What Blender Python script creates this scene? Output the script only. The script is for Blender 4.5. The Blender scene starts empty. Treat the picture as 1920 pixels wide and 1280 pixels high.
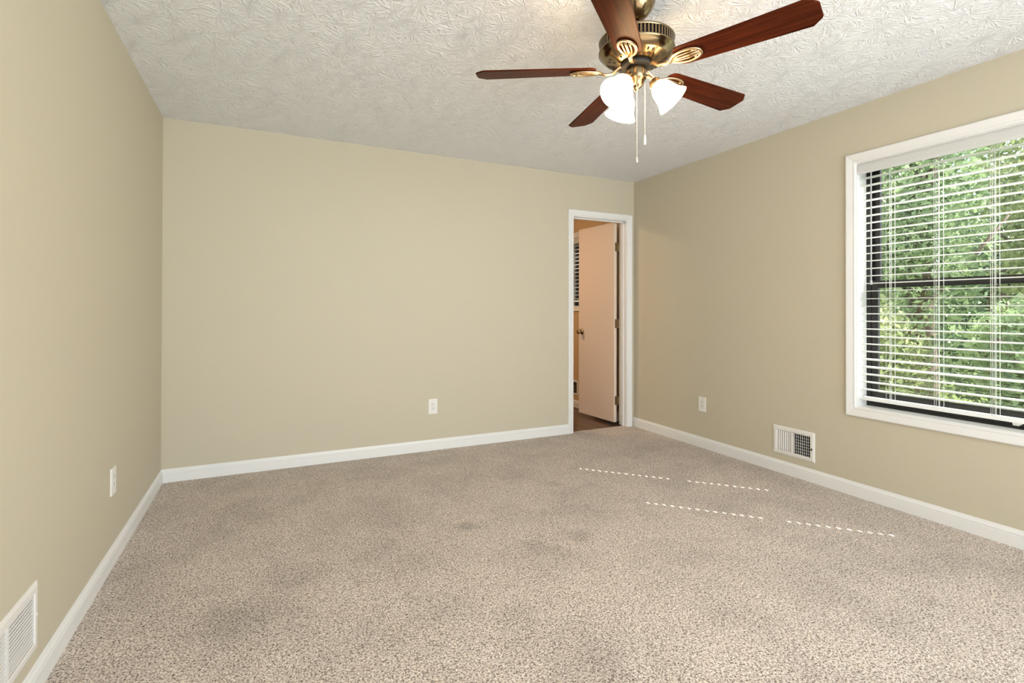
import bpy, bmesh, math, random
import numpy as np
from mathutils import Vector, Matrix

S = bpy.context.scene
COL = S.collection
PI = math.pi
rnd = random.Random(7)

# ---------------------------------------------------------------- measures
XL, XR, YB, YR, HC = -0.624, 3.329, 4.088, -1.25, 2.44      # left, right, back, rear wall, ceiling
CAM_H = 1.1595

# ---------------------------------------------------------------- camera
def make_camera():
    yaw, pit, rol, f = 0.44944, 0.00546, 0.00238, 957.66
    F = Vector((math.sin(yaw) * math.cos(pit), math.cos(yaw) * math.cos(pit), math.sin(pit)))
    R0 = Vector((math.cos(yaw), -math.sin(yaw), 0))
    U0 = R0.cross(F)
    R = R0 * math.cos(rol) + U0 * math.sin(rol)
    U = U0 * math.cos(rol) - R0 * math.sin(rol)
    cd = bpy.data.cameras.new('camera')
    cd.sensor_fit = 'HORIZONTAL'
    cd.sensor_width = 36.0
    cd.lens = f * 36.0 / 1920.0
    cd.shift_y = -(640 - 575.17) / 1920.0
    cd.clip_start = 0.02
    cd.clip_end = 200
    co = bpy.data.objects.new('camera', cd)
    M = Matrix((R, U, -F)).transposed().to_4x4()
    M.translation = Vector((0, 0, CAM_H))
    co.matrix_world = M
    COL.objects.link(co)
    S.camera = co
make_camera()

# ---------------------------------------------------------------- sky, sun, lights, exposure
S.view_settings.view_transform = 'Standard'
S.view_settings.look = 'None'
S.view_settings.exposure = -0.24
S.view_settings.gamma = 1.0
S.view_settings.use_curve_mapping = False

W = bpy.data.worlds.new('World')
S.world = W
W.use_nodes = True
nt = W.node_tree
nt.nodes.clear()
wo = nt.nodes.new('ShaderNodeOutputWorld')
bg = nt.nodes.new('ShaderNodeBackground')
bg.inputs['Color'].default_value = (0.86, 0.93, 1.0, 1)
bg.inputs['Strength'].default_value = 3.4
nt.links.new(bg.outputs[0], wo.inputs[0])

SUN_TO = Vector((-1.0, 1.06, -1.457 * math.tan(math.radians(45)))).normalized()   # way the sunlight travels
sl = bpy.data.lights.new('sun', 'SUN')
sl.energy = 19.0
sl.angle = math.radians(0.22)
sl.color = (1.0, 0.965, 0.92)
so = bpy.data.objects.new('sun', sl)
so.rotation_euler = SUN_TO.to_track_quat('-Z', 'Y').to_euler()
so.location = (8, -4, 9)
COL.objects.link(so)

def area(name, loc, target, sx, sy, power, color):
    l = bpy.data.lights.new(name, 'AREA')
    l.shape = 'RECTANGLE'
    l.size, l.size_y = sx, sy
    l.energy = power
    l.color = color
    o = bpy.data.objects.new(name, l)
    o.location = loc
    o.rotation_euler = (Vector(target) - Vector(loc)).to_track_quat('-Z', 'Y').to_euler()
    COL.objects.link(o)
    return o
# added fill light behind the camera, stands for no known source
rear_fill = area('rear_fill_light', (1.75, YR + 0.03, 1.35), (0.55, 3.6, 1.5), 2.4, 2.0, 49, (0.88, 0.965, 1.0))
rear_fill.data.spread = math.radians(125)
# lamp in the small room beyond the door
area('bathroom_lamp', (1.75, 5.2, 2.38), (1.95, 5.1, 0), 0.4, 0.4, 26, (1.0, 0.75, 0.52))

# ---------------------------------------------------------------- materials
def new_mat(name):
    m = bpy.data.materials.new(name)
    m.use_nodes = True
    n = m.node_tree.nodes
    return m, n, m.node_tree.links, n['Principled BSDF']

def s2l(c):
    return tuple(((v / 255) / 12.92 if v / 255 <= 0.04045 else ((v / 255 + 0.055) / 1.055) ** 2.4) for v in c) + (1,)

def plain(name, rgb, rough=0.5, metal=0.0, noise=None, bump=None, spec=0.5, coat=0.0):
    m, n, L, b = new_mat(name)
    b.inputs['Base Color'].default_value = s2l(rgb)
    b.inputs['Roughness'].default_value = rough
    b.inputs['Metallic'].default_value = metal
    b.inputs['Specular IOR Level'].default_value = spec
    b.inputs['Coat Weight'].default_value = coat
    tc = n.new('ShaderNodeTexCoord')
    if noise:
        sc, amt = noise
        t = n.new('ShaderNodeTexNoise')
        t.inputs['Scale'].default_value = sc
        t.inputs['Detail'].default_value = 4
        L.new(tc.outputs['Object'], t.inputs['Vector'])
        mx = n.new('ShaderNodeMix')
        mx.data_type = 'RGBA'
        c = s2l(rgb)
        mx.inputs[6].default_value = tuple(v * (1 - amt) for v in c[:3]) + (1,)
        mx.inputs[7].default_value = tuple(min(1, v * (1 + amt)) for v in c[:3]) + (1,)
        L.new(t.outputs['Fac'], mx.inputs[0])
        L.new(mx.outputs[2], b.inputs['Base Color'])
    if bump:
        sc, st, dist = bump
        t = n.new('ShaderNodeTexNoise')
        t.inputs['Scale'].default_value = sc
        t.inputs['Detail'].default_value = 3
        L.new(tc.outputs['Object'], t.inputs['Vector'])
        bp = n.new('ShaderNodeBump')
        bp.inputs['Strength'].default_value = st
        bp.inputs['Distance'].default_value = dist
        L.new(t.outputs['Fac'], bp.inputs['Height'])
        L.new(bp.outputs[0], b.inputs['Normal'])
    return m

M_WALL = plain('wall_paint', (202, 194, 173), 0.62, noise=(1.2, 0.012), bump=(260, 0.12, 0.001), spec=0.3)
M_BATHWALL = plain('bathroom_wall_paint', (206, 178, 140), 0.6, noise=(2, 0.02), spec=0.3)
M_TRIM = plain('trim_paint', (235, 235, 233), 0.35, noise=(6, 0.01), spec=0.5)
M_DOOR = plain('door_paint', (226, 208, 190), 0.45, noise=(3, 0.015), bump=(60, 0.05, 0.001))
M_BLACK = plain('bronze_window_metal', (24, 22, 21), 0.4, 0.0, noise=(8, 0.2))
M_BLIND = plain('blind_vinyl', (240, 240, 238), 0.42, noise=(3, 0.01))
def translucent(m, fac, rgb):
    n, L = m.node_tree.nodes, m.node_tree.links
    t = n.new('ShaderNodeBsdfTranslucent')
    t.inputs['Color'].default_value = s2l(rgb)
    mx = n.new('ShaderNodeMixShader')
    mx.inputs[0].default_value = fac
    L.new(n['Principled BSDF'].outputs[0], mx.inputs[1]); L.new(t.outputs[0], mx.inputs[2])
    L.new(mx.outputs[0], n['Material Output'].inputs[0])
translucent(M_BLIND, 0.38, (245, 245, 243))
M_CORD = plain('blind_cord', (235, 235, 230), 0.8, noise=(40, 0.05))
M_PLATE = plain('outlet_plastic', (236, 234, 228), 0.3, noise=(10, 0.01))
M_DARK = plain('dark_slot', (20, 20, 20), 0.7, noise=(20, 0.1))
M_DUCT = plain('duct_interior', (30, 34, 40), 0.7, noise=(10, 0.2))
M_REG = plain('register_enamel', (232, 229, 224), 0.4, noise=(10, 0.01))
M_BRASS = plain('antique_brass', (140, 122, 94), 0.2, 1.0, noise=(14, 0.12))
M_BRASSD = plain('dark_brass', (120, 98, 62), 0.3, 1.0, noise=(14, 0.15))
M_GOLD = plain('bright_brass', (204, 176, 138), 0.3, 1.0, noise=(14, 0.08))
M_NICKEL = plain('nickel_chain', (226, 220, 205), 0.3, 0.6, noise=(30, 0.05))
M_HINGE = plain('aged_hinge_metal', (150, 130, 100), 0.35, 0.9, noise=(30, 0.15))
M_WAND = plain('tilt_wand_plastic', (205, 207, 208), 0.2, noise=(10, 0.02))

def m_carpet():
    m, n, L, b = new_mat('carpet_pile')
    b.inputs['Roughness'].default_value = 0.95
    b.inputs['Specular IOR Level'].default_value = 0.1
    b.inputs['Sheen Weight'].default_value = 0.15
    tc = n.new('ShaderNodeTexCoord')
    fine = n.new('ShaderNodeTexNoise')
    fine.inputs['Scale'].default_value = 165
    fine.inputs['Detail'].default_value = 2.0
    fine.inputs['Roughness'].default_value = 0.55
    fine.inputs['Distortion'].default_value = 0.9
    L.new(tc.outputs['Object'], fine.inputs['Vector'])
    r = n.new('ShaderNodeValToRGB')
    r.color_ramp.elements[0].position = 0.38
    r.color_ramp.elements[0].color = s2l((116, 101, 89))
    r.color_ramp.elements[1].position = 0.62
    r.color_ramp.elements[1].color = s2l((244, 233, 222))
    e = r.color_ramp.elements.new(0.49)
    e.color = s2l((205, 190, 177))
    L.new(fine.outputs['Fac'], r.inputs['Fac'])
    # large brushed patches left by vacuuming
    big = n.new('ShaderNodeTexNoise')
    big.inputs['Scale'].default_value = 2.6
    big.inputs['Detail'].default_value = 5
    big.inputs['Roughness'].default_value = 0.62
    L.new(tc.outputs['Object'], big.inputs['Vector'])
    mr = n.new('ShaderNodeMapRange')
    mr.inputs['From Min'].default_value = 0.36
    mr.inputs['From Max'].default_value = 0.56
    mr.inputs['To Min'].default_value = 0.84
    mr.inputs['To Max'].default_value = 1.0
    L.new(big.outputs['Fac'], mr.inputs['Value'])
    val = mr.outputs[0]
    # small stains: centre x, y, radius, depth
    for (x, y, rad, dep) in [(0.965, 2.587, 0.07, 0.22), (1.193, 2.224, 0.09, 0.14), (1.462, 2.207, 0.10, 0.20),
                             (0.10, 2.40, 0.20, 0.14), (-0.10, 2.16, 0.20, 0.15), (0.86, 1.75, 0.12, 0.12),
                             (1.74, 2.95, 0.09, 0.12), (1.0, 1.42, 0.13, 0.1)]:
        wob = n.new('ShaderNodeVectorMath')
        wob.operation = 'SCALE'
        wob.inputs['Scale'].default_value = 0.16
        L.new(big.outputs['Color'], wob.inputs[0])
        ad = n.new('ShaderNodeVectorMath')
        ad.operation = 'ADD'
        L.new(tc.outputs['Object'], ad.inputs[0])
        L.new(wob.outputs[0], ad.inputs[1])
        d = n.new('ShaderNodeVectorMath')
        d.operation = 'DISTANCE'
        d.inputs[1].default_value = (x + 0.08, y + 0.08, 0.08)
        L.new(ad.outputs[0], d.inputs[0])
        m2 = n.new('ShaderNodeMapRange')
        m2.interpolation_type = 'SMOOTHSTEP'
        m2.inputs['From Min'].default_value = rad * 0.25
        m2.inputs['From Max'].default_value = rad
        m2.inputs['To Min'].default_value = 1 - dep
        m2.inputs['To Max'].default_value = 1.0
        L.new(d.outputs['Value'], m2.inputs['Value'])
        mu = n.new('ShaderNodeMath')
        mu.operation = 'MULTIPLY'
        L.new(val, mu.inputs[0])
        L.new(m2.outputs[0], mu.inputs[1])
        val = mu.outputs[0]
    hs = n.new('ShaderNodeHueSaturation')
    L.new(r.outputs['Color'], hs.inputs['Color'])
    L.new(val, hs.inputs['Value'])
    L.new(hs.outputs[0], b.inputs['Base Color'])
    bp = n.new('ShaderNodeBump')
    bp.inputs['Strength'].default_value = 0.75
    bp.inputs['Distance'].default_value = 0.006
    L.new(fine.outputs['Fac'], bp.inputs['Height'])
    L.new(bp.outputs[0], b.inputs['Normal'])
    return m
M_CARPET = m_carpet()

def m_ceiling():
    """crow's foot stomped plaster: streaks fanning out of every cell centre"""
    m, n, L, b = new_mat('stomped_ceiling_plaster')
    b.inputs['Base Color'].default_value = s2l((238, 240, 243))
    b.inputs['Roughness'].default_value = 0.75
    b.inputs['Specular IOR Level'].default_value = 0.25
    tc = n.new('ShaderNodeTexCoord')
    flat = n.new('ShaderNodeVectorMath')
    flat.operation = 'MULTIPLY'
    flat.inputs[1].default_value = (1, 1, 0)
    L.new(tc.outputs['Object'], flat.inputs[0])
    total = None
    for (scale, offs, seed) in ((6.0, 0.0, 3.1), (7.5, 5.3, 8.7)):
        ad = n.new('ShaderNodeVectorMath')
        ad.operation = 'ADD'
        ad.inputs[1].default_value = (offs, offs * 0.7, 0)
        L.new(flat.outputs[0], ad.inputs[0])
        v = n.new('ShaderNodeTexVoronoi')
        v.inputs['Scale'].default_value = scale
        v.inputs['Randomness'].default_value = 1.0
        L.new(ad.outputs[0], v.inputs['Vector'])
        sub = n.new('ShaderNodeVectorMath')
        sub.operation = 'SUBTRACT'
        L.new(ad.outputs[0], sub.inputs[0])
        L.new(v.outputs['Position'], sub.inputs[1])
        sep = n.new('ShaderNodeSeparateXYZ')
        L.new(sub.outputs[0], sep.inputs[0])
        at = n.new('ShaderNodeMath')
        at.operation = 'ARCTAN2'
        L.new(sep.outputs['Y'], at.inputs[0])
        L.new(sep.outputs['X'], at.inputs[1])
        ln = n.new('ShaderNodeVectorMath')
        ln.operation = 'LENGTH'
        L.new(sub.outputs[0], ln.inputs[0])
        sepc = n.new('ShaderNodeSeparateColor')
        L.new(v.outputs['Color'], sepc.inputs[0])
        a5 = n.new('ShaderNodeMath'); a5.operation = 'MULTIPLY'; a5.inputs[1].default_value = 7.0
        L.new(at.outputs[0], a5.inputs[0])
        r5 = n.new('ShaderNodeMath'); r5.operation = 'MULTIPLY'; r5.inputs[1].default_value = 22.0
        L.new(ln.outputs['Value'], r5.inputs[0])
        c5 = n.new('ShaderNodeMath'); c5.operation = 'MULTIPLY'; c5.inputs[1].default_value = 60.0 * seed
        L.new(sepc.outputs[0], c5.inputs[0])
        cb = n.new('ShaderNodeCombineXYZ')
        L.new(a5.outputs[0], cb.inputs[0]); L.new(r5.outputs[0], cb.inputs[1]); L.new(c5.outputs[0], cb.inputs[2])
        no = n.new('ShaderNodeTexNoise')
        no.inputs['Scale'].default_value = 1.0
        no.inputs['Detail'].default_value = 2.0
        L.new(cb.outputs[0], no.inputs['Vector'])
        mp = n.new('ShaderNodeMapRange')
        mp.inputs['From Min'].default_value = 0.45
        mp.inputs['From Max'].default_value = 0.75
        L.new(no.outputs['Fac'], mp.inputs['Value'])
        mk = n.new('ShaderNodeMapRange')
        mk.interpolation_type = 'SMOOTHSTEP'
        mk.inputs['From Min'].default_value = 0.01
        mk.inputs['From Max'].default_value = 0.05
        L.new(ln.outputs['Value'], mk.inputs['Value'])
        mm = n.new('ShaderNodeMath'); mm.operation = 'MULTIPLY'
        L.new(mp.outputs[0], mm.inputs[0]); L.new(mk.outputs[0], mm.inputs[1])
        if total is None:
            total = mm.outputs[0]
        else:
            mx = n.new('ShaderNodeMath'); mx.operation = 'MAXIMUM'
            L.new(total, mx.inputs[0]); L.new(mm.outputs[0], mx.inputs[1])
            total = mx.outputs[0]
    bp = n.new('ShaderNodeBump')
    bp.inputs['Strength'].default_value = 0.6
    bp.inputs['Distance'].default_value = 0.010
    L.new(total, bp.inputs['Height'])
    L.new(bp.outputs[0], b.inputs['Normal'])
    return m
M_CEIL = m_ceiling()

def m_wood(name, dark, light, scale, rough, coat=0.0, along='X', spec=0.5):
    m, n, L, b = new_mat(name)
    tc = n.new('ShaderNodeTexCoord')
    mp = n.new('ShaderNodeMapping')
    mp.inputs['Scale'].default_value = (scale * 0.06, scale, scale) if along == 'X' else (scale, scale * 0.06, scale)
    L.new(tc.outputs['Object'], mp.inputs['Vector'])
    t = n.new('ShaderNodeTexNoise')
    t.inputs['Scale'].default_value = 1.0
    t.inputs['Detail'].default_value = 6
    t.inputs['Distortion'].default_value = 0.6
    L.new(mp.outputs[0], t.inputs['Vector'])
    r = n.new('ShaderNodeValToRGB')
    r.color_ramp.elements[0].position = 0.32
    r.color_ramp.elements[0].color = s2l(dark)
    r.color_ramp.elements[1].position = 0.68
    r.color_ramp.elements[1].color = s2l(light)
    L.new(t.outputs['Fac'], r.inputs['Fac'])
    L.new(r.outputs[0], b.inputs['Base Color'])
    b.inputs['Roughness'].default_value = rough
    b.inputs['Coat Weight'].default_value = coat
    b.inputs['Coat Roughness'].default_value = 0.15
    b.inputs['Specular IOR Level'].default_value = spec
    return m
M_BLADE = m_wood('mahogany_blade', (52, 21, 11), (86, 38, 20), 60, 0.34, 0.0, spec=0.04)
M_BLADE.node_tree.nodes['Principled BSDF'].inputs['Specular Tint'].default_value = (1.0, 0.55, 0.25, 1)
M_PLANK = m_wood('dark_plank_floor', (46, 29, 17), (106, 72, 46), 22, 0.35, 0.2, along='Y')

def m_glass():
    m = bpy.data.materials.new('window_glass')
    m.use_nodes = True
    n, L = m.node_tree.nodes, m.node_tree.links
    n.clear()
    o = n.new('ShaderNodeOutputMaterial')
    tr = n.new('ShaderNodeBsdfTransparent')
    tr.inputs['Color'].default_value = (0.94, 0.96, 0.95, 1)
    gl = n.new('ShaderNodeBsdfGlossy')
    gl.inputs['Roughness'].default_value = 0.02
    lw = n.new('ShaderNodeLayerWeight')
    lw.inputs['Blend'].default_value = 0.5
    pw = n.new('ShaderNodeMath'); pw.operation = 'POWER'; pw.inputs[1].default_value = 5.0
    L.new(lw.outputs['Facing'], pw.inputs[0])
    fr = n.new('ShaderNodeMath'); fr.operation = 'MULTIPLY_ADD'; fr.inputs[1].default_value = 0.9; fr.inputs[2].default_value = 0.03
    L.new(pw.outputs[0], fr.inputs[0])
    mx = n.new('ShaderNodeMixShader')
    L.new(fr.outputs[0], mx.inputs[0]); L.new(tr.outputs[0], mx.inputs[1]); L.new(gl.outputs[0], mx.inputs[2])
    L.new(mx.outputs[0], o.inputs[0])
    return m
M_GLASS = m_glass()

def m_emit(name, rgb, strength, base=None):
    m, n, L, b = new_mat(name)
    b.inputs['Base Color'].default_value = s2l((245, 240, 228))
    b.inputs['Roughness'].default_value = 0.4
    b.inputs['Emission Color'].default_value = s2l(rgb)
    b.inputs['Emission Strength'].default_value = strength
    return m
M_SHADE = m_emit('lit_frosted_glass', (255, 214, 160), 25.0)
M_BULB = m_emit('glowing_bulb', (255, 208, 150), 80.0)

def m_leaf(name, a, bcol, scale=3.0):
    m, n, L, b = new_mat(name)
    tc = n.new('ShaderNodeTexCoord')
    t = n.new('ShaderNodeTexNoise')
    t.inputs['Scale'].default_value = scale
    t.inputs['Detail'].default_value = 5
    L.new(tc.outputs['Object'], t.inputs['Vector'])
    r = n.new('ShaderNodeValToRGB')
    r.color_ramp.elements[0].position = 0.35
    r.color_ramp.elements[0].color = s2l(a)
    r.color_ramp.elements[1].position = 0.65
    r.color_ramp.elements[1].color = s2l(bcol)
    L.new(t.outputs['Fac'], r.inputs['Fac'])
    b.inputs['Roughness'].default_value = 0.5
    L.new(r.outputs[0], b.inputs['Base Color'])
    trl = n.new('ShaderNodeBsdfTranslucent')
    L.new(r.outputs[0], trl.inputs['Color'])
    mx = n.new('ShaderNodeMixShader')
    mx.inputs[0].default_value = 0.4
    L.new(b.outputs[0], mx.inputs[1]); L.new(trl.outputs[0], mx.inputs[2])
    L.new(mx.outputs[0], n['Material Output'].inputs[0])
    return m
M_LEAF = [m_leaf('leaf_green', (98, 120, 86), (172, 190, 142)), m_leaf('leaf_yellow_green', (116, 130, 86), (192, 198, 148)),
          m_leaf('leaf_deep_green', (82, 106, 86), (150, 172, 136))]
M_BARK = m_leaf('bark', (92, 78, 66), (150, 132, 116), 9.0)
M_GRASS = m_leaf('lawn_grass', (86, 104, 56), (146, 156, 92), 14.0)

# ---------------------------------------------------------------- mesh helpers
class MB:
    """collects shapes, then links them as ONE mesh object"""
    def __init__(s):
        s.v, s.f, s.mi, s.sm = [], [], [], []
    def add(s, verts, faces, mi=0, smooth=False):
        o = len(s.v)
        s.v += [tuple(q) for q in verts]
        for f in faces:
            s.f.append(tuple(i + o for i in f)); s.mi.append(mi); s.sm.append(smooth)
    def box(s, x0, y0, z0, x1, y1, z1, mi=0, M=None):
        x0, x1 = min(x0, x1), max(x0, x1); y0, y1 = min(y0, y1), max(y0, y1); z0, z1 = min(z0, z1), max(z0, z1)
        v = [Vector((x, y, z)) for z in (z0, z1) for x, y in ((x0, y0), (x1, y0), (x1, y1), (x0, y1))]
        if M is not None: v = [M @ q for q in v]
        s.add(v, [(3, 2, 1, 0), (4, 5, 6, 7), (0, 1, 5, 4), (1, 2, 6, 5), (2, 3, 7, 6), (3, 0, 4, 7)], mi)
    def lathe(s, prof, seg=48, M=None, mi=0, smooth=True, closed=False):
        """prof: (r, z) list, revolved about local z"""
        n = len(prof); v = []
        for k in range(seg):
            a = 2 * PI * k / seg
            for r, z in prof:
                q = Vector((r * math.cos(a), r * math.sin(a), z))
                v.append(M @ q if M is not None else q)
        f = []
        m = n if closed else n - 1
        for k in range(seg):
            k2 = (k + 1) % seg
            for i in range(m):
                j = (i + 1) % n
                f.append((k * n + i, k2 * n + i, k2 * n + j, k * n + j))
        s.add(v, f, mi, smooth)
    def tube(s, pts, r, seg=10, mi=0, smooth=True, closed=False, flat=None):
        """tube along points; r a number or a list; flat=(axis vector, factor) squashes the section"""
        pts = [Vector(q) for q in pts]; n = len(pts)
        rs = r if isinstance(r, (list, tuple)) else [r] * n
        v = []
        up = None
        for i, q in enumerate(pts):
            if closed: t = pts[(i + 1) % n] - pts[i - 1]
            else: t = pts[min(i + 1, n - 1)] - pts[max(i - 1, 0)]
            t.normalize()
            if up is None:
                up = Vector((0, 0, 1)) if abs(t.z) < 0.9 else Vector((1, 0, 0))
            sd = t.cross(up).normalized(); u2 = sd.cross(t).normalized(); up = u2
            for k in range(seg):
                a = 2 * PI * k / seg
                d = sd * math.cos(a) + u2 * math.sin(a)
                if flat is not None:
                    ax, fac = flat
                    d = d - ax * d.dot(ax) * (1 - fac)
                v.append(q + d * rs[i])
        f = []
        for i in range(n if closed else n - 1):
            i2 = (i + 1) % n
            for k in range(seg):
                k2 = (k + 1) % seg
                f.append((i * seg + k, i * seg + k2, i2 * seg + k2, i2 * seg + k))
        if not closed:
            f.append(tuple(reversed(range(seg)))); f.append(tuple((n - 1) * seg + k for k in range(seg)))
        s.add(v, f, mi, smooth)
    def prism(s, poly, z0, z1, M=None, mi=0):
        n = len(poly)
        v = [Vector((x, y, z0)) for x, y in poly] + [Vector((x, y, z1)) for x, y in poly]
        if M is not None: v = [M @ q for q in v]
        f = [tuple(reversed(range(n))), tuple(range(n, 2 * n))]
        f += [(i, (i + 1) % n, n + (i + 1) % n, n + i) for i in range(n)]
        s.add(v, f, mi)
    def grid_wall(s, us, vs, holes, fn, t0, t1, mi=0):
        """slab in (u, v) with rectangular holes; fn(u, v, t) -> xyz"""
        ub = sorted(set(list(us) + [h[0] for h in holes] + [h[2] for h in holes]))
        vb = sorted(set(list(vs) + [h[1] for h in holes] + [h[3] for h in holes]))
        inside = lambda u, v: any(h[0] < u < h[2] and h[1] < v < h[3] for h in holes)
        solid = [[not inside((ub[i] + ub[i + 1]) / 2, (vb[j] + vb[j + 1]) / 2) for j in range(len(vb) - 1)] for i in range(len(ub) - 1)]
        def quad(a): s.add([fn(*q) for q in a], [(0, 1, 2, 3)], mi)
        for i in range(len(ub) - 1):
            for j in range(len(vb) - 1):
                if not solid[i][j]: continue
                a, b, c, d = ub[i], ub[i + 1], vb[j], vb[j + 1]
                quad([(a, c, t0), (b, c, t0), (b, d, t0), (a, d, t0)])
                quad([(a, c, t1), (a, d, t1), (b, d, t1), (b, c, t1)])
                sol = lambda p, q: 0 <= p < len(ub) - 1 and 0 <= q < len(vb) - 1 and solid[p][q]
                if not sol(i - 1, j): quad([(a, c, t0), (a, d, t0), (a, d, t1), (a, c, t1)])
                if not sol(i + 1, j): quad([(b, c, t0), (b, c, t1), (b, d, t1), (b, d, t0)])
                if not sol(i, j - 1): quad([(a, c, t0), (a, c, t1), (b, c, t1), (b, c, t0)])
                if not sol(i, j + 1): quad([(a, d, t0), (b, d, t0), (b, d, t1), (a, d, t1)])
    def sweep_frame(s, prof, corners, fn, closed=True, mi=0):
        """picture-frame moulding. prof: (offset outward from the inner edge, height off the wall);
        corners: (u, v, du, dv) with (du, dv) the outward mitre direction; fn(u, v, h) -> xyz"""
        n = len(prof); v = []
        for (u, w, du, dv) in corners:
            for (o, h) in prof:
                v.append(fn(u + du * o, w + dv * o, h))
        f = []
        m = len(corners)
        for k in range(m if closed else m - 1):
            k2 = (k + 1) % m
            for i in range(n):
                j = (i + 1) % n
                f.append((k * n + i, k2 * n + i, k2 * n + j, k * n + j))
        if not closed:
            f.append(tuple(range(n))); f.append(tuple(reversed(range((m - 1) * n, m * n))))
        s.add(v, f, mi)
    def build(s, name, mats, parent=None, bevel=0.0, loc=None, doubles=False):
        me = bpy.data.meshes.new(name)
        me.from_pydata(s.v, [], s.f)
        for m in (mats if isinstance(mats, (list, tuple)) else [mats]):
            me.materials.append(m)
        me.polygons.foreach_set('material_index', s.mi)
        me.polygons.foreach_set('use_smooth', s.sm)
        bm = bmesh.new(); bm.from_mesh(me)
        if doubles: bmesh.ops.remove_doubles(bm, verts=bm.verts, dist=1e-5)
        bmesh.ops.recalc_face_normals(bm, faces=bm.faces)
        bm.to_mesh(me); bm.free()
        me.update()
        o = bpy.data.objects.new(name, me)
        COL.objects.link(o)
        if parent is not None: o.parent = parent
        if loc is not None: o.location = loc
        if bevel:
            b = o.modifiers.new('bevel', 'BEVEL')
            b.width = bevel; b.segments = 2; b.limit_method = 'ANGLE'; b.angle_limit = math.radians(40)
        return o

def tag(o, label=None, cat=None, group=None, kind=None):
    if label: o['label'] = label
    if cat: o['category'] = cat
    if group: o['group'] = group
    if kind: o['kind'] = kind
    return o
def empty(name, loc=(0, 0, 0), rot=None):
    o = bpy.data.objects.new(name, None)
    o.empty_display_size = 0.1
    o.location = loc
    if rot is not None: o.rotation_euler = rot
    COL.objects.link(o)
    return o
def struct(o, label, cat):
    return tag(o, label, cat, kind='structure')

# ---------------------------------------------------------------- openings
WIN = (0.820, 0.557, 1.944, 2.082)            # y0, z0, y1, z1 of the bedroom window opening
DOOR = (2.617, 3.237, 2.042)                  # x0, x1, top of the doorway between the jambs
REG_R = (2.240, 0.163, 2.493, 0.304)          # hole behind the right register
REG_L = (1.650, 0.160, 1.998, 0.306)          # hole behind the left register
BWIN = (4.55, 1.20, 5.315, 2.02)               # small window beyond the doorway
BREG = (5.12, 0.17, 5.25, 0.30)
JT = 0.019
WT = 0.115
BY1 = 6.9

# ---------------------------------------------------------------- room shell
b = MB()
b.box(XL - 0.1, YR - 0.1, -0.12, XR, YB + 0.045, 0.0)
floor = b.build('floor', M_CARPET)
struct(floor, 'grey beige cut pile carpet covering the bedroom floor', 'floor')

b = MB()
b.box(1.4, YB + 0.045, -0.12, XR + 0.15, BY1 + 0.1, -0.006)
struct(b.build('floor_beyond', M_PLANK), 'dark brown plank floor beyond the open door', 'floor')

b = MB()
b.box(XL - 0.1, YR - 0.1, HC, XR + 0.15, BY1 + 0.1, HC + 0.1)
struct(b.build('ceiling', M_CEIL), 'off white stomped plaster ceiling with crow foot texture', 'ceiling')

b = MB()
b.grid_wall((YR, YB + WT), (-0.02, HC), [REG_L], lambda u, v, t: (XL - t, u, v), 0.0, 0.1)
struct(b.build('wall_left', M_WALL), 'plain beige painted wall on the left', 'wall')

b = MB()
b.grid_wall((XL - 0.1, XR), (-0.02, HC), [(DOOR[0] - JT, -0.02, DOOR[1] + JT, DOOR[2] + JT)], lambda u, v, t: (u, YB + t, v), 0.0, WT)
struct(b.build('wall_back', M_WALL), 'beige painted far wall with the narrow doorway', 'wall')

b = MB()
b.grid_wall((YR, YB + WT / 2), (-0.02, HC), [WIN, REG_R], lambda u, v, t: (XR + t, u, v), 0.0, 0.15)
struct(b.build('wall_right', M_WALL), 'beige painted wall on the right with the large window', 'wall')

b = MB()
b.grid_wall((XL - 0.1, XR), (-0.02, HC), [(-0.38, -0.02, 3.08, 2.36)], lambda u, v, t: (u, YR - t, v), 0.0, 0.1)  # opening made up to go with the added fill light
struct(b.build('wall_rear', M_WALL), 'beige wall behind the viewpoint with a wide opening added for the fill light', 'wall')
b = MB()
b.grid_wall((YB + WT / 2, BY1 + 0.1), (-0.13, HC), [BWIN, BREG], lambda u, v, t: (XR + t, u, v), 0.0, 0.15)
b.box(1.3, YB + WT, -0.12, 1.4, BY1, HC)
b.box(1.3, BY1, -0.12, XR, BY1 + 0.1, HC)
struct(b.build('wall_beyond', M_BATHWALL), 'tan walls of the small room beyond the open door', 'wall')

# baseboards
BP = [(0, 0), (0.013, 0), (0.013, 0.056), (0.0095, 0.0575), (0.0095, 0.0615), (0.012, 0.063), (0.0115, 0.069), (0.009, 0.0735), (0.006, 0.079), (0.0045, 0.0855), (0.003, 0.088), (0, 0.088)]
def baseboard(name, p0, p1, nrm, label):
    b = MB()
    v = []
    for p in (p0, p1):
        for d, z in BP:
            v.append((p[0] + nrm[0] * d, p[1] + nrm[1] * d, z))
    n = len(BP)
    f = [(i, (i + 1) % n, n + (i + 1) % n, n + i) for i in range(n)] + [tuple(range(n)), tuple(reversed(range(n, 2 * n)))]
    b.add(v, f)
    struct(b.build(name, M_TRIM), label, 'baseboard')
baseboard('baseboard_left', (XL, YR), (XL, YB), (1, 0), 'white moulded baseboard along the left wall')
baseboard('baseboard_back', (XL, YB), (2.554, YB), (0, -1), 'white moulded baseboard along the far wall up to the door casing')
baseboard('baseboard_right', (XR, YR), (XR, YB), (-1, 0), 'white moulded baseboard under the window wall')
baseboard('baseboard_beyond', (XR, YB + WT), (XR, BY1), (-1, 0), 'white baseboard in the small room beyond the door')

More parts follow.
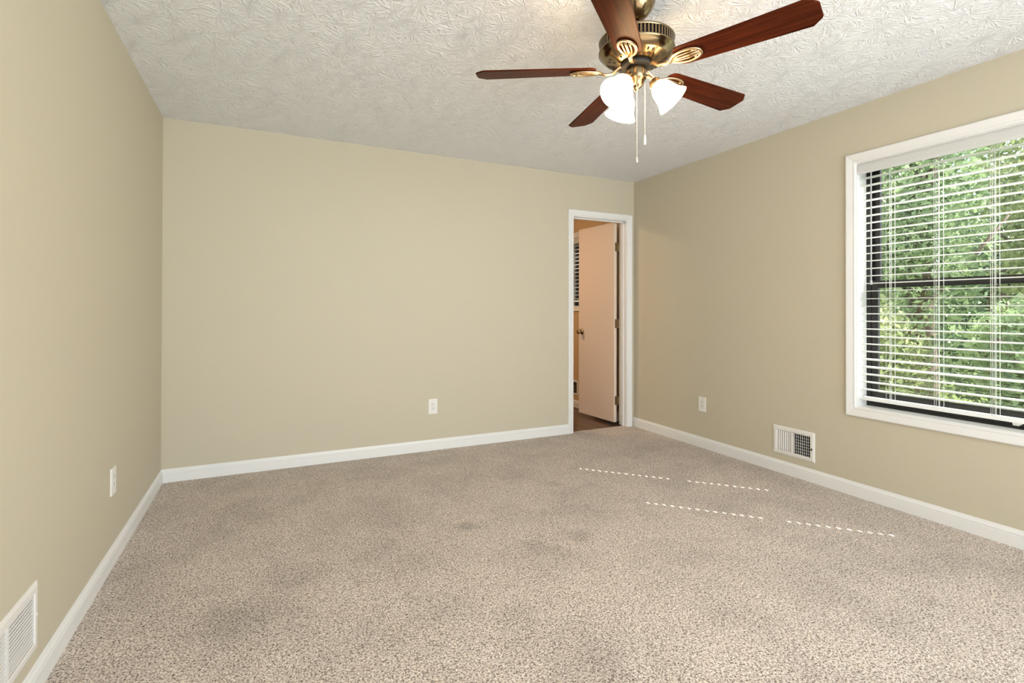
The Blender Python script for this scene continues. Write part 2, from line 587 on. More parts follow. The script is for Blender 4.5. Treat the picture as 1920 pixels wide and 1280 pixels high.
# ---------------------------------------------------------------- door casing and jamb
CAS = [(0, 0), (0, 0.009), (0.004, 0.011), (0.010, 0.0115), (0.013, 0.0095), (0.017, 0.011), (0.040, 0.0155), (0.048, 0.017), (0.053, 0.0165), (0.057, 0.013), (0.057, 0)]
b = MB()
r_ = 0.006
x0, x1, zt = DOOR[0] - r_, DOOR[1] + r_, DOOR[2] + r_
b.sweep_frame(CAS, [(x0, 0, -1, 0), (x0, zt, -1, 1), (x1, zt, 1, 1), (x1, 0, 1, 0)], lambda u, v, h: (u, YB - h, v), closed=False)
casing = b.build('trim_1', M_TRIM)
struct(casing, 'white moulded casing and jamb around the narrow doorway', 'door frame')
b = MB()
b.box(DOOR[0] - JT, YB, 0, DOOR[0], YB + WT, DOOR[2] + JT)
b.box(DOOR[1], YB, 0, DOOR[1] + JT, YB + WT, DOOR[2] + JT)
b.box(DOOR[0], YB, DOOR[2], DOOR[1], YB + WT, DOOR[2] + JT)
b.build('jamb', M_TRIM, casing, bevel=0.001)
b = MB()
b.box(DOOR[0], YB + 0.038, 0, DOOR[0] + 0.011, YB + 0.073, DOOR[2])
b.box(DOOR[1] - 0.011, YB + 0.038, 0, DOOR[1], YB + 0.073, DOOR[2])
b.box(DOOR[0], YB + 0.038, DOOR[2] - 0.011, DOOR[1], YB + 0.073, DOOR[2])
b.build('door_stop', M_TRIM, casing, bevel=0.001)

# ---------------------------------------------------------------- door leaf
PIN = (DOOR[1] + 0.001, YB + WT + 0.006)
DW, DT, DG = 0.592, 0.035, 0.022
door = empty('door_1', (PIN[0], PIN[1], 0), (0, 0, -math.radians(86.5)))
struct(door, 'flat pinkish white interior door standing open beyond the doorway', 'door')
b = MB()
b.box(-0.008 - DW, -DG - DT, 0.022, -0.008, -DG, 2.050)
b.build('door_leaf', M_DOOR, door, bevel=0.002)
def knob_set(side):
    k = MB()
    y = -DG - DT if side < 0 else -DG
    Mx = Matrix.Translation((-0.008 - DW + 0.062, y, 0.92)) @ Matrix.Rotation(PI / 2 if side < 0 else -PI / 2, 4, 'X')
    k.lathe([(0, 0), (0.032, 0.0), (0.032, 0.004), (0.026, 0.009), (0.013, 0.011), (0.011, 0.026), (0.016, 0.031), (0.025, 0.038), (0.028, 0.048), (0.026, 0.058), (0.016, 0.064), (0, 0.065)], 32, Mx)
    return k
for sd in (-1, 1):
    knob_set(sd).build('door_knob', M_HINGE, door)
for z in (0.24, 1.02, 1.80):
    h = MB()
    h.tube([(0, 0, z - 0.045), (0, 0, z + 0.045)], 0.0065, 12)
    h.box(-0.0085, -DG - 0.002, z - 0.045, 0.0025, 0.0, z + 0.045)
    h.box(-0.0095, -DG - 0.024, z - 0.045, -0.0078, 0.0, z + 0.045)
    hg = h.build('hinge', M_HINGE, door)

# ---------------------------------------------------------------- bedroom window
win = empty('window_1', (XR, (WIN[0] + WIN[2]) / 2, WIN[1]))
struct(win, 'large dark framed sash window with white moulded casing', 'window')
def local(e, o):
    o.location = -Vector(e.location)
    return o
b = MB()
y0, z0, y1, z1 = WIN
b.sweep_frame(CAS, [(y0, z0, -1, -1), (y1, z0, 1, -1), (y1, z1, 1, 1), (y0, z1, -1, 1)], lambda u, v, h: (XR - h, u, v))
local(win, b.build('window_casing', M_TRIM, win))
b = MB()
D = 0.098
e = 0.006
b.grid_wall((y0, y1), (z0, z1), [(y0 + e, z0 + e, y1 - e, z1 - e)], lambda u, v, t: (XR - t, u, v), 0.0, -D)
local(win, b.build('window_jamb', M_TRIM, win))
# outer metal frame, then the two sashes
b = MB()
b.grid_wall((y0, y1), (z0, z1), [(y0 + 0.032, z0 + 0.02, y1 - 0.032, z1 - 0.012)], lambda u, v, t: (XR + t, u, v), D, 0.149)
local(win, b.build('window_frame', M_BLACK, win, bevel=0.002))
def sash(name, za, zb, t0, bot, top, gname):
    q = MB()
    q.grid_wall((y0 + 0.03, y1 - 0.03), (za, zb), [(y0 + 0.071, za + bot, y1 - 0.071, zb - top)], lambda u, v, t: (XR + t, u, v), t0, t0 + 0.02)
    o = local(win, q.build(name, M_BLACK, win, bevel=0.0015))
    g = MB()
    g.box(XR + t0 + 0.008, y0 + 0.065, za + bot - 0.004, XR + t0 + 0.012, y1 - 0.065, zb - top + 0.004)
    go = g.build(gname, M_GLASS, o)
    return o
sash('lower_sash', z0 + 0.018, 1.345, 0.103, 0.075, 0.045, 'window_pane')
sash('upper_sash', 1.302, z1 - 0.007, 0.126, 0.043, 0.028, 'window_pane')
b = MB()
b.box(XR + 0.088, 1.20, z0 + 0.028, XR + 0.103, 1.235, z0 + 0.044)
b.box(XR + 0.078, 1.205, z0 + 0.024, XR + 0.09, 1.23, z0 + 0.034)
local(win, b.build('sash_lift', M_REG, win, bevel=0.002))

# ---------------------------------------------------------------- horizontal blind
BX = XR + 0.046                                # slat centre line
BY0, BY1_ = 0.836, 1.929
blind = empty('window_blind', (BX, (BY0 + BY1_) / 2, 2.02))
tag(blind, 'white horizontal slat blind lowered with open slats in the large bedroom window', 'blind')
LAD = [1.772, 1.528, 1.284, 1.040]
b = MB()
pv = [(XR + 0.004, 2.008), (XR + 0.004, 2.018), (XR + 0.001, 2.024), (XR + 0.001, 2.062), (XR + 0.005, 2.068), (XR + 0.005, 2.076), (XR + 0.012, 2.076), (XR + 0.012, 2.008)]
n = len(pv)
v = [(x, BY0 - 0.004, z) for x, z in pv] + [(x, BY1_ + 0.006, z) for x, z in pv]
b.add(v, [(i, (i + 1) % n, n + (i + 1) % n, n + i) for i in range(n)] + [tuple(range(n)), tuple(reversed(range(n, 2 * n)))])
local(blind, b.build('valance', M_BLIND, blind))
b = MB()
b.box(XR + 0.016, BY0, 2.026, XR + 0.074, BY1_, 2.074)
local(blind, b.build('head_rail', M_BLIND, blind, bevel=0.002))
b = MB()
ZT, ZB_, PITCH = 1.985, 0.640, 0.0470
nsl = int(round((ZT - ZB_) / PITCH))
hole = [(l - 0.013, -0.012, l + 0.013, 0.012) for l in (LAD[0], LAD[3])]
for k in range(nsl):
    z = ZT - k * PITCH
    tilt = math.radians(2.0 + rnd.uniform(-0.7, 0.7))
    if k in (nsl - 4, nsl - 5): tilt += math.radians(3.5)
    ct, st = math.cos(tilt), math.sin(tilt)
    sagk = rnd.uniform(-0.001, 0.001)
    def fn(u, w, t, z=z, ct=ct, st=st, sagk=sagk):
        zz = t + (0.0016 - 5.0 * w * w * 0.5)         # shallow crown
        return (BX + w * ct - zz * st, u, z + sagk + w * st + zz * ct)
    b.grid_wall((BY0, BY1_), (-0.025, -0.0135, 0.0135, 0.025), hole, fn, -0.0019, 0.0019)
local(blind, b.build('slat_stack', M_BLIND, blind))
b = MB()
b.box(BX - 0.026, BY0, 0.604, BX + 0.026, BY1_, 0.624)
local(blind, b.build('bottom_rail', M_BLIND, blind, bevel=0.004))
for l in LAD:
    b = MB()
    for dx in (-0.0275, 0.0275):
        for dy in (-0.010, 0.010) if l in (LAD[0], LAD[1]) else (-0.008, 0.008):
            b.tube([(BX + dx, l + dy, 2.026), (BX + dx, l + dy, 0.622)], 0.0011, 5)
    if l in (LAD[0], LAD[3]):
        b.tube([(BX, l + 0.003, 2.026), (BX, l + 0.003, 0.622)], 0.0012, 5)
    else:
        b.tube([(BX - 0.029, l, 2.026), (BX - 0.029, l, 0.622)], 0.0012, 5)
    local(blind, b.build('ladder_cord', M_CORD, blind))
b = MB()
b.tube([(XR + 0.013, 1.862, 2.020), (XR + 0.0125, 1.862, 1.335)], 0.0042, 6)
b.tube([(XR + 0.0125, 1.862, 1.345), (XR + 0.0125, 1.862, 1.318)], 0.006, 8)
b.tube([(XR + 0.018, 1.862, 2.030), (XR + 0.013, 1.862, 2.018)], 0.002, 6)
local(blind, b.build('tilt_wand', M_WAND, blind))

# ---------------------------------------------------------------- outlets
def outlet(M, label):
    e = empty('wall_outlet')
    e.matrix_world = M                        # local x along the wall, y up the wall, z off the wall
    tag(e, label, 'outlet', 'white electrical outlets on the walls')
    b = MB()
    w, h = 0.0375, 0.0610
    b.grid_wall((-w, w), (-h, h), [(-0.0170, -0.0338, 0.0170, 0.0338)], lambda u, v, t: (u, v, t), 0.0, 0.006)
    b.build('cover_plate', M_PLATE, e, bevel=0.0025)
    b = MB()
    b.box(-0.0166, -0.0334, 0.0005, 0.0166, 0.0334, 0.0068)
    rc = b.build('receptacle', M_PLATE, e, bevel=0.0012)
    for cy in (0.0165, -0.0165):
        b = MB()
        b.box(-0.0072, cy + 0.000, 0.0066, -0.0050, cy + 0.0085, 0.0072)
        b.box(0.0048, cy - 0.0002, 0.0066, 0.0070, cy + 0.0095, 0.0072)
        b.lathe([(0, 0.0072), (0.0026, 0.0072), (0.0026, 0.0064)], 12, Matrix.Translation((0, cy - 0.0075, 0)))
        tag(b.build('socket_slots', M_DARK, rc), 'dark plug slots')
    for cy in (0.0485, -0.0485):
        b = MB()
        b.lathe([(0, 0.0072), (0.0026, 0.0068), (0.0032, 0.006)], 14, Matrix.Translation((0, cy, 0)))
        b.build('screw', M_PLATE, e)
    return e
def wallM(x, y, z, nrm):
    nz = Vector(nrm); up = Vector((0, 0, 1)); xx = up.cross(nz)
    M = Matrix((xx, up, nz)).transposed().to_4x4()
    M.translation = (x, y, z)
    return M
outlet(wallM(1.247, YB, 0.361, (0, -1, 0)), 'white duplex outlet low on the far wall left of the doorway')
outlet(wallM(XR, 3.193, 0.365, (-1, 0, 0)), 'white duplex outlet on the window wall between doorway and floor register')
outlet(wallM(XL, 2.885, 0.378, (1, 0, 0)), 'white duplex outlet on the left wall seen edge on')

# ---------------------------------------------------------------- registers
reg = empty('wall_register', (XR, 2.3665, 0.233))
tag(reg, 'white air register with vertical fins low on the right wall below the window', 'air register', )
b = MB()
y0, z0, y1, z1 = 2.211, 0.134, 2.523, 0.333
FP = [(0, 0.0), (0, 0.007), (0.006, 0.008), (0.020, 0.0075), (0.029, 0.003), (0.0305, 0.0)]
ih = (REG_R[0] + 0.0, REG_R[1], REG_R[2], REG_R[3])
b.sweep_frame([(0, -0.02), (0, 0.006), (0.004, 0.0085), (0.019, 0.008), (0.0295, 0.003), (0.0305, 0.0), (0.0305, -0.001), (0.002, -0.001), (0.002, -0.02)],
              [(ih[0], ih[1], -1, -1), (ih[2], ih[1], 1, -1), (ih[2], ih[3], 1, 1), (ih[0], ih[3], -1, 1)],
              lambda u, v, h: (XR - h, u, v))
ymid = 2.372
b.box(XR - 0.007, ymid - 0.007, ih[1], XR + 0.018, ymid + 0.007, ih[3])
local(reg, b.build('frame', M_REG, reg))
def fins(ya, yb, cnt, ang):
    q = MB()
    for k in range(cnt):
        yc = ya + (yb - ya) * (k + 0.5) / cnt
        Mx = Matrix.Translation((XR + 0.005, yc, 0)) @ Matrix.Rotation(ang, 4, 'Z')
        q.box(-0.0115, -0.0009, ih[1] + 0.001, 0.0115, 0.0009, ih[3] - 0.001, M=Mx)
    return q
local(reg, fins(ymid + 0.007, ih[2], 7, math.radians(-38)).build('fin_bank', M_REG, reg))
local(reg, fins(ih[0], ymid - 0.007, 9, math.radians(30)).build('fin_bank', M_REG, reg))
b = MB()
for k in range(7):
    zc = ih[1] + (ih[3] - ih[1]) * (k + 0.5) / 7
    b.box(XR + 0.022, ih[0], zc - 0.0012, XR + 0.036, ih[2], zc + 0.0012)
local(reg, b.build('damper_bars', M_REG, reg))
b = MB()
b.grid_wall((ih[0], ih[2]), (ih[1], ih[3]), [(ih[0] + 0.001, ih[1] + 0.001, ih[2] - 0.001, ih[3] - 0.001)], lambda u, v, t: (XR + t, u, v), 0.019, 0.15)
b.box(XR + 0.146, ih[0], ih[1], XR + 0.15, ih[2], ih[3])
local(reg, b.build('duct_box', M_DUCT, reg))
b = MB()
b.box(XR - 0.018, 2.225, 0.214, XR - 0.006, 2.229, 0.228)
local(reg, b.build('damper_lever', M_DARK, reg))

reg = empty('wall_register', (XL, 1.82, 0.233))
tag(reg, 'white louvred return register low on the left wall cut by the photo edge', 'air register')
ih = REG_L
b = MB()
b.sweep_frame([(0, -0.02), (0, 0.005), (0.004, 0.0075), (0.019, 0.007), (0.0285, 0.003), (0.030, 0.0), (0.030, -0.001), (0.002, -0.001), (0.002, -0.02)],
              [(ih[0], ih[1], -1, -1), (ih[2], ih[1], 1, -1), (ih[2], ih[3], 1, 1), (ih[0], ih[3], -1, 1)],
              lambda u, v, h: (XL + h, u, v))
b.box(XL - 0.016, 1.818, ih[1], XL + 0.006, 1.830, ih[3])
local(reg, b.build('frame', M_REG, reg))
for ya, yb in ((ih[0] + 0.004, 1.816), (1.832, ih[2] - 0.004)):
    b = MB()
    for k in range(13):
        zc = ih[1] + (ih[3] - ih[1]) * (k + 0.5) / 13
        Mx = Matrix.Translation((XL + 0.003, 0, zc)) @ Matrix.Rotation(math.radians(34), 4, 'Y')
        b.box(-0.0027, ya, -0.0007, 0.0027, yb, 0.0007, M=Mx)
    local(reg, b.build('louvre_bank', M_REG, reg))
b = MB()
b.grid_wall((ih[0], ih[2]), (ih[1], ih[3]), [(ih[0] + 0.001, ih[1] + 0.001, ih[2] - 0.001, ih[3] - 0.001)], lambda u, v, t: (XL - t, u, v), 0.019, 0.1)
b.box(XL - 0.1, ih[0], ih[1], XL - 0.096, ih[2], ih[3])
local(reg, b.build('duct_box', M_DUCT, reg))
b = MB()
b.lathe([(0, 0.0035), (0.003, 0.003), (0.0042, 0.0)], 14, Matrix.Translation((XL + 0.006, 2.013, 0.238)) @ Matrix.Rotation(PI / 2, 4, 'Y'))
local(reg, b.build('screw', M_REG, reg))

# ---------------------------------------------------------------- ceiling fan
FX, FY = 1.366, 1.663
fan = empty('ceiling_fan', (FX, FY, HC))
tag(fan, 'brass ceiling fan with five dark wood blades and three lit glass shades', 'ceiling fan')
def fz(z): return z - HC                      # heights are given from the floor
b = MB()
b.lathe([(0, fz(2.4395)), (0.077, fz(2.4395)), (0.077, fz(2.425)), (0.074, fz(2.41)), (0.064, fz(2.388)), (0.050, fz(2.370)), (0.036, fz(2.357)), (0.022, fz(2.351)), (0, fz(2.350))], 48)
b.build('canopy', M_BRASS, fan)
b = MB()
b.tube([(0, 0, fz(2.36)), (0, 0, fz(2.265))], 0.0125, 16)
b.lathe([(0.0125, fz(2.300)), (0.026, fz(2.296)), (0.028, fz(2.272)), (0.040, fz(2.262))], 24)
b.build('downrod', M_BRASSD, fan)
# motor housing: vented drum over a bowl with pierced panels
b = MB()
b.lathe([(0, fz(2.274)), (0.10, fz(2.274)), (0.135, fz(2.270)), (0.149, fz(2.264)), (0.153, fz(2.259)), (0.149, fz(2.2545))], 72)
NS = 64
for k in range(NS):
    a0, a1 = 2 * PI * k / NS, 2 * PI * (k + 0.5) / NS
    a2 = 2 * PI * (k + 1) / NS
    P = lambda r, a, z: (r * math.cos(a), r * math.sin(a), fz(z))
    zt, zb = 2.2545, 2.222
    b.add([P(0.149, a0, zt), P(0.149, a1, zt), P(0.149, a1, zb), P(0.149, a0, zb)], [(0, 1, 2, 3)], 0)
    b.add([P(0.138, a1, zt), P(0.138, a2, zt), P(0.138, a2, zb), P(0.138, a1, zb)], [(0, 1, 2, 3)], 1)
    b.add([P(0.149, a1, zt), P(0.138, a1, zt), P(0.138, a1, zb), P(0.149, a1, zb)], [(0, 1, 2, 3)], 1)
    b.add([P(0.149, a2, zt), P(0.138, a2, zt), P(0.138, a2, zb), P(0.149, a2, zb)], [(0, 1, 2, 3)], 1)
b.lathe([(0.149, fz(2.222)), (0.153, fz(2.219)), (0.153, fz(2.214)), (0.148, fz(2.211)), (0.144, fz(2.203)), (0.134, fz(2.193)), (0.126, fz(2.1875)), (0.124, fz(2.186))], 72)
b.lathe([(0.124, fz(2.186)), (0.120, fz(2.1845)), (0.098, fz(2.1755)), (0.074, fz(2.169)), (0.066, fz(2.168)), (0.0, fz(2.168))], 72)
# pierced ornaments: dark openings standing just inside the bowl's skin
for k in range(10):
    a = 2 * PI * (k + 0.25) / 10
    for (rr, zz, da, hw, hl) in ((0.109, 2.180, -0.10, 0.004, 0.008), (0.109, 2.180, 0.10, 0.004, 0.008), (0.090, 2.173, 0.0, 0.0035, 0.006)):
        Mx = Matrix.Rotation(a + da, 4, 'Z') @ Matrix.Translation((rr, 0, fz(zz) - 0.0006)) @ Matrix.Rotation(-math.radians(21), 4, 'Y')
        b.prism([(hl * math.cos(t), hw * math.sin(t)) for t in [2 * PI * i / 10 for i in range(10)]], -0.0008, 0.0008, Mx, 1)
b.build('motor_housing', [M_BRASS, M_DARK], fan)
b = MB()
b.lathe([(0, fz(2.169)), (0.064, fz(2.169)), (0.064, fz(2.154)), (0.058, fz(2.151)), (0, fz(2.151))], 48)
b.build('flywheel', M_DARK, fan)
b = MB()
b.lathe([(0, fz(2.152)), (0.039, fz(2.152)), (0.0405, fz(2.148)), (0.0405, fz(2.106)), (0.038, fz(2.102)), (0.030, fz(2.096)), (0.028, fz(2.082)), (0.020, fz(2.072)), (0.010, fz(2.067)), (0.008, fz(2.058)), (0, fz(2.056))], 40)
b.build('switch_housing', M_BRASS, fan)

A0 = -1.157
BL = []
# blade outline: root rounded and narrower, tip with clipped corners
def blade_outline():
    r0, r1 = 0.165, 0.660
    w0, w1 = 0.054, 0.069
    pts = []
    for t in np.linspace(PI / 2, 3 * PI / 2, 11):
        pts.append((r0 + 0.035 + 0.035 * math.cos(t) , (w0 - 0.012) * math.sin(t) * (1.0) ))
    pts = [(r0 + 0.030, w0)] + [(r0 + 0.012, w0 - 0.006), (r0 + 0.003, w0 - 0.018), (r0, w0 - 0.030), (r0, -w0 + 0.030), (r0 + 0.003, -w0 + 0.018), (r0 + 0.012, -w0 + 0.006), (r0 + 0.030, -w0)]
    pts += [(r1 - 0.034, -w1), (r1 - 0.004, -w1 + 0.028), (r1, -w1 + 0.036), (r1, w1 - 0.036), (r1 - 0.004, w1 - 0.028), (r1 - 0.034, w1)]
    return pts
for k in range(5):
    th = A0 + k * 2 * PI / 5
    Rz = Matrix.Rotation(th, 4, 'Z')
    Pitch = Matrix.Translation((0, 0, fz(2.141))) @ Matrix.Rotation(-math.radians(12), 4, 'X')
    be = MB()
    be.prism(blade_outline(), 0.0, 0.006)
    o = be.build('fan_blade', M_BLADE, fan, bevel=0.0012)
    o.matrix_local = Rz @ Pitch
    # blade iron: arm plus pierced oval plate under the blade root
    q = MB()
    arm = [(0.050, 0, 0.018), (0.072, 0, 0.012), (0.098, 0, -0.009), (0.125, 0, -0.012), (0.150, 0, -0.006)]
    q.tube(arm, [0.009, 0.009, 0.0085, 0.009, 0.010], 10, flat=(Vector((0, 0, 1)), 0.6))
    ring = [(0.206 + 0.060 * math.cos(t), 0.033 * math.sin(t) * (1.0 + 0.15 * math.cos(t)), -0.005) for t in np.linspace(0, 2 * PI, 33)[:-1]]
    q.tube(ring, 0.0062, 8, closed=True, flat=(Vector((0, 0, 1)), 0.75))
    q.tube([(0.148, 0, -0.005), (0.18, 0.0, -0.0055), (0.215, 0, -0.0055), (0.264, 0, -0.005)], [0.008, 0.006, 0.0055, 0.007], 8, flat=(Vector((0, 0, 1)), 0.7))
    for s_ in (-1, 1):
        q.tube([(0.152, 0.004 * s_, -0.005), (0.18, 0.013 * s_, -0.0055), (0.215, 0.015 * s_, -0.0055), (0.256, 0.012 * s_, -0.005)], 0.0035, 8, flat=(Vector((0, 0, 1)), 0.7))
    for (sx, sy) in ((0.240, 0.018), (0.240, -0.018), (0.172, 0.0)):
        q.lathe([(0, -0.010), (0.004, -0.009), (0.005, -0.006), (0.005, 0.0)], 10, Matrix.Translation((sx, sy, 0)))
    io = q.build('blade_iron', M_GOLD, fan)
    io.matrix_local = Rz @ Pitch

# light kit: three arms with bell shades
PHI0 = -0.44944 + math.radians(-15)
for k in range(3):
    ph = PHI0 + k * 2 * PI / 3
    Rz = Matrix.Rotation(ph, 4, 'Z')
    q = MB()
    q.tube([Rz @ Vector(p) for p in ((0.033, 0, fz(2.113)), (0.048, 0, fz(2.112)), (0.060, 0, fz(2.104)), (0.067, 0, fz(2.090)))], 0.0075, 12)
    Mx = Rz @ Matrix.Translation((0.066, 0, fz(2.090))) @ Matrix.Rotation(PI - math.radians(42), 4, 'Y')
    q.lathe([(0, -0.004), (0.016, -0.004), (0.021, 0.004), (0.028, 0.014), (0.0285, 0.022), (0.026, 0.022)], 28, Mx)
    q.build('lamp_arm', M_GOLD, fan)
    g = MB()
    outer = [(0.0250, 0.012), (0.0255, 0.022), (0.0330, 0.030), (0.0405, 0.042), (0.0450, 0.056), (0.0480, 0.072), (0.0520, 0.088), (0.0590, 0.104), (0.0680, 0.117)]
    inner = [(r - 0.0025, z) for r, z in reversed(outer)]
    g.lathe(outer + inner, 40, Mx, closed=True)
    sh = g.build('lamp_shade', M_SHADE, fan)
    bb = MB()
    bb.lathe([(0, 0.092), (0.012, 0.090), (0.021, 0.080), (0.0245, 0.068), (0.021, 0.054), (0.014, 0.042), (0.012, 0.030), (0, 0.028)], 24, Mx)
    tag(bb.build('light_bulb', M_BULB, sh), 'glowing round bulb')
# pull chains
rv = Vector((math.cos(-0.44944), math.sin(-0.44944), 0))
def chain(name, off, ztop, zbot, pull):
    q = MB()
    z = ztop
    bead = [(0, 0.0018), (0.0013, 0.0013), (0.0018, 0), (0.0013, -0.0013), (0, -0.0018)]
    while z > zbot + pull:
        q.lathe(bead, 6, Matrix.Translation((off.x, off.y, fz(z))))
        z -= 0.0046
    q.tube([(off.x, off.y, fz(ztop)), (off.x, off.y, fz(zbot + pull))], 0.0007, 5)
    o = q.build(name, M_NICKEL, fan)
    p = MB()
    p.lathe([(0, fz(zbot + pull + 0.004)), (0.0022, fz(zbot + pull)), (0.0042, fz(zbot + pull * 0.8)), (0.0046, fz(zbot + 0.004)), (0.003, fz(zbot)), (0, fz(zbot))], 14, Matrix.Translation((off.x, off.y, 0)))
    p.build('chain_pull', M_TRIM if pull > 0.03 else M_NICKEL, o)
nv = Vector((-math.sin(0.44944), -math.cos(0.44944), 0))
chain('pull_chain', rv * -0.006 + nv * 0.036, 2.066, 1.752, 0.022)
chain('pull_chain', rv * 0.030 + nv * 0.022, 2.078, 1.829, 0.040)

# ---------------------------------------------------------------- small window and register in the room beyond
w2 = empty('window_2', (XR, 4.9, 1.2))
struct(w2, 'small dark framed window of the room beyond the doorway', 'window')
y0, z0, y1, z1 = BWIN
b = MB()
b.sweep_frame(CAS, [(y0, z0, -1, -1), (y1, z0, 1, -1), (y1, z1, 1, 1), (y0, z1, -1, 1)], lambda u, v, h: (XR - h, u, v))
local(w2, b.build('window_casing', M_TRIM, w2))
b = MB()
b.grid_wall((y0, y1), (z0, z1), [(y0 + e, z0 + e, y1 - e, z1 - e)], lambda u, v, t: (XR - t, u, v), 0.0, -0.09)
local(w2, b.build('window_jamb', M_TRIM, w2))
b = MB()
b.grid_wall((y0, y1), (z0, z1), [(y0 + 0.06, z0 + 0.075, y1 - 0.115, 1.60), (y0 + 0.06, 1.64, y1 - 0.115, z1 - 0.06)], lambda u, v, t: (XR + t, u, v), 0.09, 0.14)
local(w2, b.build('window_frame', M_BLACK, w2))
b = MB()
b.box(XR + 0.112, y0 + 0.05, z0 + 0.07, XR + 0.116, y1 - 0.05, z1 - 0.05)
local(w2, b.build('window_pane', M_GLASS, w2))
bl2 = empty('window_blind', (XR + 0.045, 4.9, 2.0))
tag(bl2, 'small white slat blind in the window glimpsed through the doorway', 'blind')
b = MB()
for k in range(15):
    z = 1.93 - k * 0.0455
    b.box(XR + 0.022, y0 + 0.012, z - 0.0014, XR + 0.070, y1 - 0.012, z + 0.0014)
local(bl2, b.build('slat_stack', M_BLIND, bl2))
b = MB()
b.box(XR + 0.006, y0 + 0.010, 1.955, XR + 0.07, y1 - 0.010, 2.012)
local(bl2, b.build('head_rail', M_BLIND, bl2, bevel=0.002))
b = MB()
b.box(XR + 0.021, y0 + 0.012, 1.255, XR + 0.071, y1 - 0.012, 1.275)
local(bl2, b.build('bottom_rail', M_BLIND, bl2, bevel=0.003))
for yy in (4.62, 4.90, 5.18):
    b = MB()
    for dx in (0.019, 0.073):
        b.tube([(XR + dx, yy, 1.96), (XR + dx, yy, 1.27)], 0.0012, 5)
    local(bl2, b.build('ladder_cord', M_CORD, bl2))
rg = empty('wall_register', (XR, 5.185, 0.235))
tag(rg, 'small white framed dark register glimpsed through the doorway beside the open door', 'air register')
b = MB()
ih = BREG
b.sweep_frame([(0, -0.02), (0, 0.006), (0.018, 0.006), (0.022, 0.0), (0.022, -0.001), (0.002, -0.001), (0.002, -0.02)],
              [(ih[0], ih[1], -1, -1), (ih[2], ih[1], 1, -1), (ih[2], ih[3], 1, 1), (ih[0], ih[3], -1, 1)], lambda u, v, h: (XR - h, u, v))
local(rg, b.build('frame', M_REG, rg))
b = MB()
for k in range(5):
    zc = ih[1] + (ih[3] - ih[1]) * (k + 0.5) / 5
    b.box(XR + 0.006, ih[0], zc - 0.001, XR + 0.02, ih[2], zc + 0.001)
local(rg, b.build('damper_bars', M_DUCT, rg))
b = MB()
b.box(XR + 0.14, ih[0], ih[1], XR + 0.15, ih[2], ih[3])
local(rg, b.build('duct_back', M_DUCT, rg))

# ---------------------------------------------------------------- garden outside the window
b = MB()
b.add([(XR + 0.16, -14, -0.75), (60, -14, -0.75), (60, 50, -0.75), (XR + 0.16, 50, -0.75)], [(0, 1, 2, 3)])
tag(b.build('ground', M_GRASS), 'grassy ground outside the window', 'ground', kind='structure')

def crown_mesh(name, mat, parent, cx, cy, zlo, zhi, rx, n, size, seed, blobs=9):
    g = np.random.default_rng(seed)
    cs = g.normal(size=(blobs, 3)); cs /= np.linalg.norm(cs, axis=1)[:, None]
    cs *= g.uniform(0.25, 0.8, (blobs, 1))
    i = g.integers(0, blobs, n)
    d = g.normal(size=(n, 3)); d /= np.linalg.norm(d, axis=1)[:, None]
    rr = 0.5 * g.uniform(0.35, 1.0, (n, 1)) ** 0.5
    p = (cs[i] + d * rr)
    p = p / np.abs(p).max(0)
    p = p * np.array([rx, rx, (zhi - zlo) / 2]) + np.array([cx, cy, (zlo + zhi) / 2])
    a = g.normal(size=(n, 3)); a /= np.linalg.norm(a, axis=1)[:, None]
    c = np.cross(a, g.normal(size=(n, 3))); c /= np.linalg.norm(c, axis=1)[:, None]
    s1 = size * g.uniform(0.6, 1.3, (n, 1)); s2 = s1 * 0.5
    v = np.stack([p - a * s1, p + c * s2, p + a * s1, p - c * s2], 1).reshape(-1, 3)
    me = bpy.data.meshes.new(name)
    me.vertices.add(4 * n); me.vertices.foreach_set('co', v.astype(np.float32).ravel())
    me.loops.add(4 * n); me.loops.foreach_set('vertex_index', np.arange(4 * n, dtype=np.int32))
    me.polygons.add(n)
    me.polygons.foreach_set('loop_start', np.arange(0, 4 * n, 4, dtype=np.int32))
    me.update(calc_edges=True)
    me.materials.append(mat)
    o = bpy.data.objects.new(name, me)
    COL.objects.link(o)
    o.parent = parent
    return o
def tree(name, x, y, h, rx, zlo, mat, n, size, trunk_r, label, cat, seed):
    e = empty(name, (x, y, -0.75))
    tag(e, label, cat, 'trees and bushes outside the window')
    q = MB()
    rr = random.Random(seed)
    pts = [(rr.uniform(-0.08, 0.08) * (t > 0), rr.uniform(-0.08, 0.08) * (t > 0), t * h * 0.85) for t in (0, 0.2, 0.45, 0.7, 1.0)]
    q.tube(pts, [trunk_r * 1.25, trunk_r, trunk_r * 0.85, trunk_r * 0.6, trunk_r * 0.2], 12)
    for k in range(5):
        t = rr.uniform(0.35, 0.75)
        a = rr.uniform(0, 2 * PI)
        base = Vector((0, 0, t * h * 0.85))
        q.tube([base, base + Vector((math.cos(a) * rx * 0.35, math.sin(a) * rx * 0.35, h * 0.08)), base + Vector((math.cos(a) * rx * 0.75, math.sin(a) * rx * 0.75, h * 0.2))], [trunk_r * 0.35, trunk_r * 0.22, trunk_r * 0.08], 7)
    q.build('trunk', M_BARK, e)
    crown_mesh('foliage', mat, e, 0, 0, zlo, h, rx, n, size, seed)
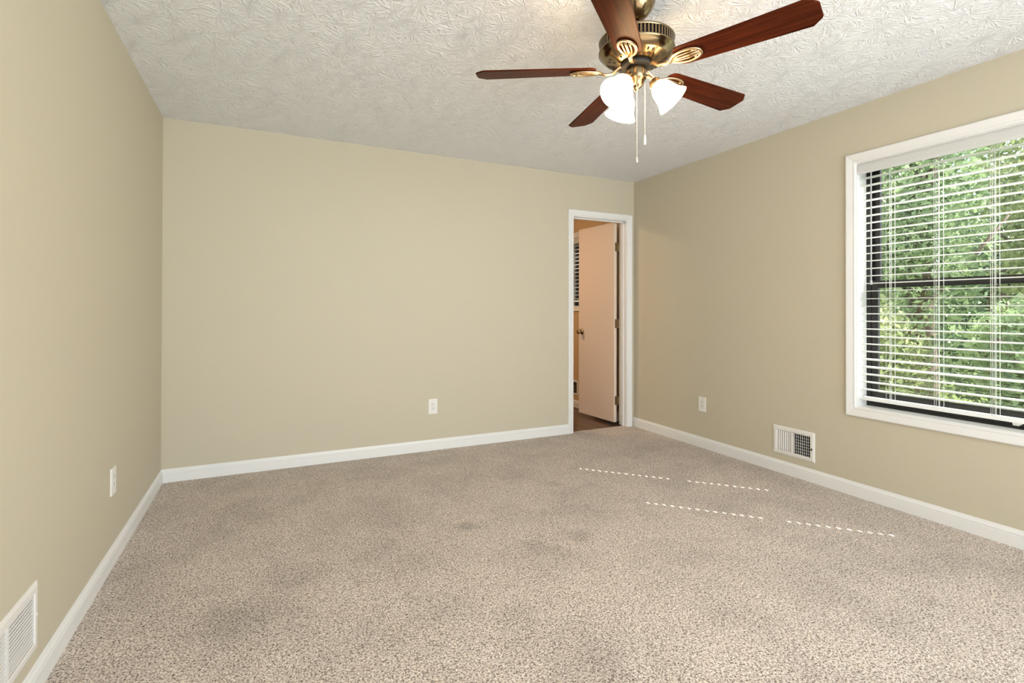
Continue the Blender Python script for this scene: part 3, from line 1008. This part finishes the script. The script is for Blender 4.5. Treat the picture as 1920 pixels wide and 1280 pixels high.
TREES = [
    ('garden_bush', 6.3, 1.92, 2.3, 0.84, -0.1, 0, 10000, 0.038, 0.04, 'green bush low at the right edge of the window view', 'bush', 16),
    ('garden_bush', 6.3, 3.62, 2.2, 0.84, -0.1, 1, 10000, 0.038, 0.04, 'pale yellow green bush low at the lower left of the window view', 'bush', 15),
    ('broadleaf_tree', 8.45, 4.05, 6.0, 1.22, 1.1, 0, 11000, 0.052, 0.17, 'thick trunked green tree seen through the middle of the blind', 'tree', 11),
    ('broadleaf_tree', 8.45, 1.45, 6.0, 1.22, 0.8, 2, 10000, 0.052, 0.12, 'dark green tree at the right edge of the window view', 'tree', 12),
    ('broadleaf_tree', 11.6, 3.05, 6.6, 1.75, -0.3, 1, 14000, 0.062, 0.14, 'yellow green leafy tree behind the right part of the blind', 'tree', 13),
    ('broadleaf_tree', 11.6, 6.75, 6.6, 1.75, -0.3, 0, 14000, 0.062, 0.14, 'bright green leafy tree at the left side of the window view', 'tree', 18),
    ('broadleaf_tree', 15.6, 5.9, 6.3, 2.1, -0.2, 2, 11000, 0.075, 0.2, 'tall green tree farthest back behind the thick trunked tree', 'tree', 14),
    ('broadleaf_tree', 15.6, 10.3, 6.3, 2.1, -0.2, 0, 9000, 0.075, 0.2, 'far green tree glimpsed at the left edge of the window view', 'tree', 19),
]
for (nm, x, y, h, rx, zl, mi, n, size, tr, lab, cat, seed) in TREES:
    tree(nm, x, y, h, rx, zl, M_LEAF[mi], n, size, tr, lab, cat, seed)

# clipped hedge along the back of the garden
hd = empty('hedge', (19.2, 8.5, -0.75))
tag(hd, 'long dense green hedge closing off the back of the garden', 'hedge')
g = np.random.default_rng(31)
hv, hf = [], []
q = MB()
for k in range(12):
    yy = -6.0 + k * 1.1
    q.tube([(0, yy, 0), (0.05, yy + 0.05, 0.8), (0.0, yy, 2.0)], [0.05, 0.04, 0.02], 6)
q.build('stems', M_BARK, hd)
o = crown_mesh('foliage', M_LEAF[2], hd, 0, 0, 0.05, 3.6, 1.0, 16000, 0.09, 32, 40)
o.scale = (0.8, 7.5, 1.0)
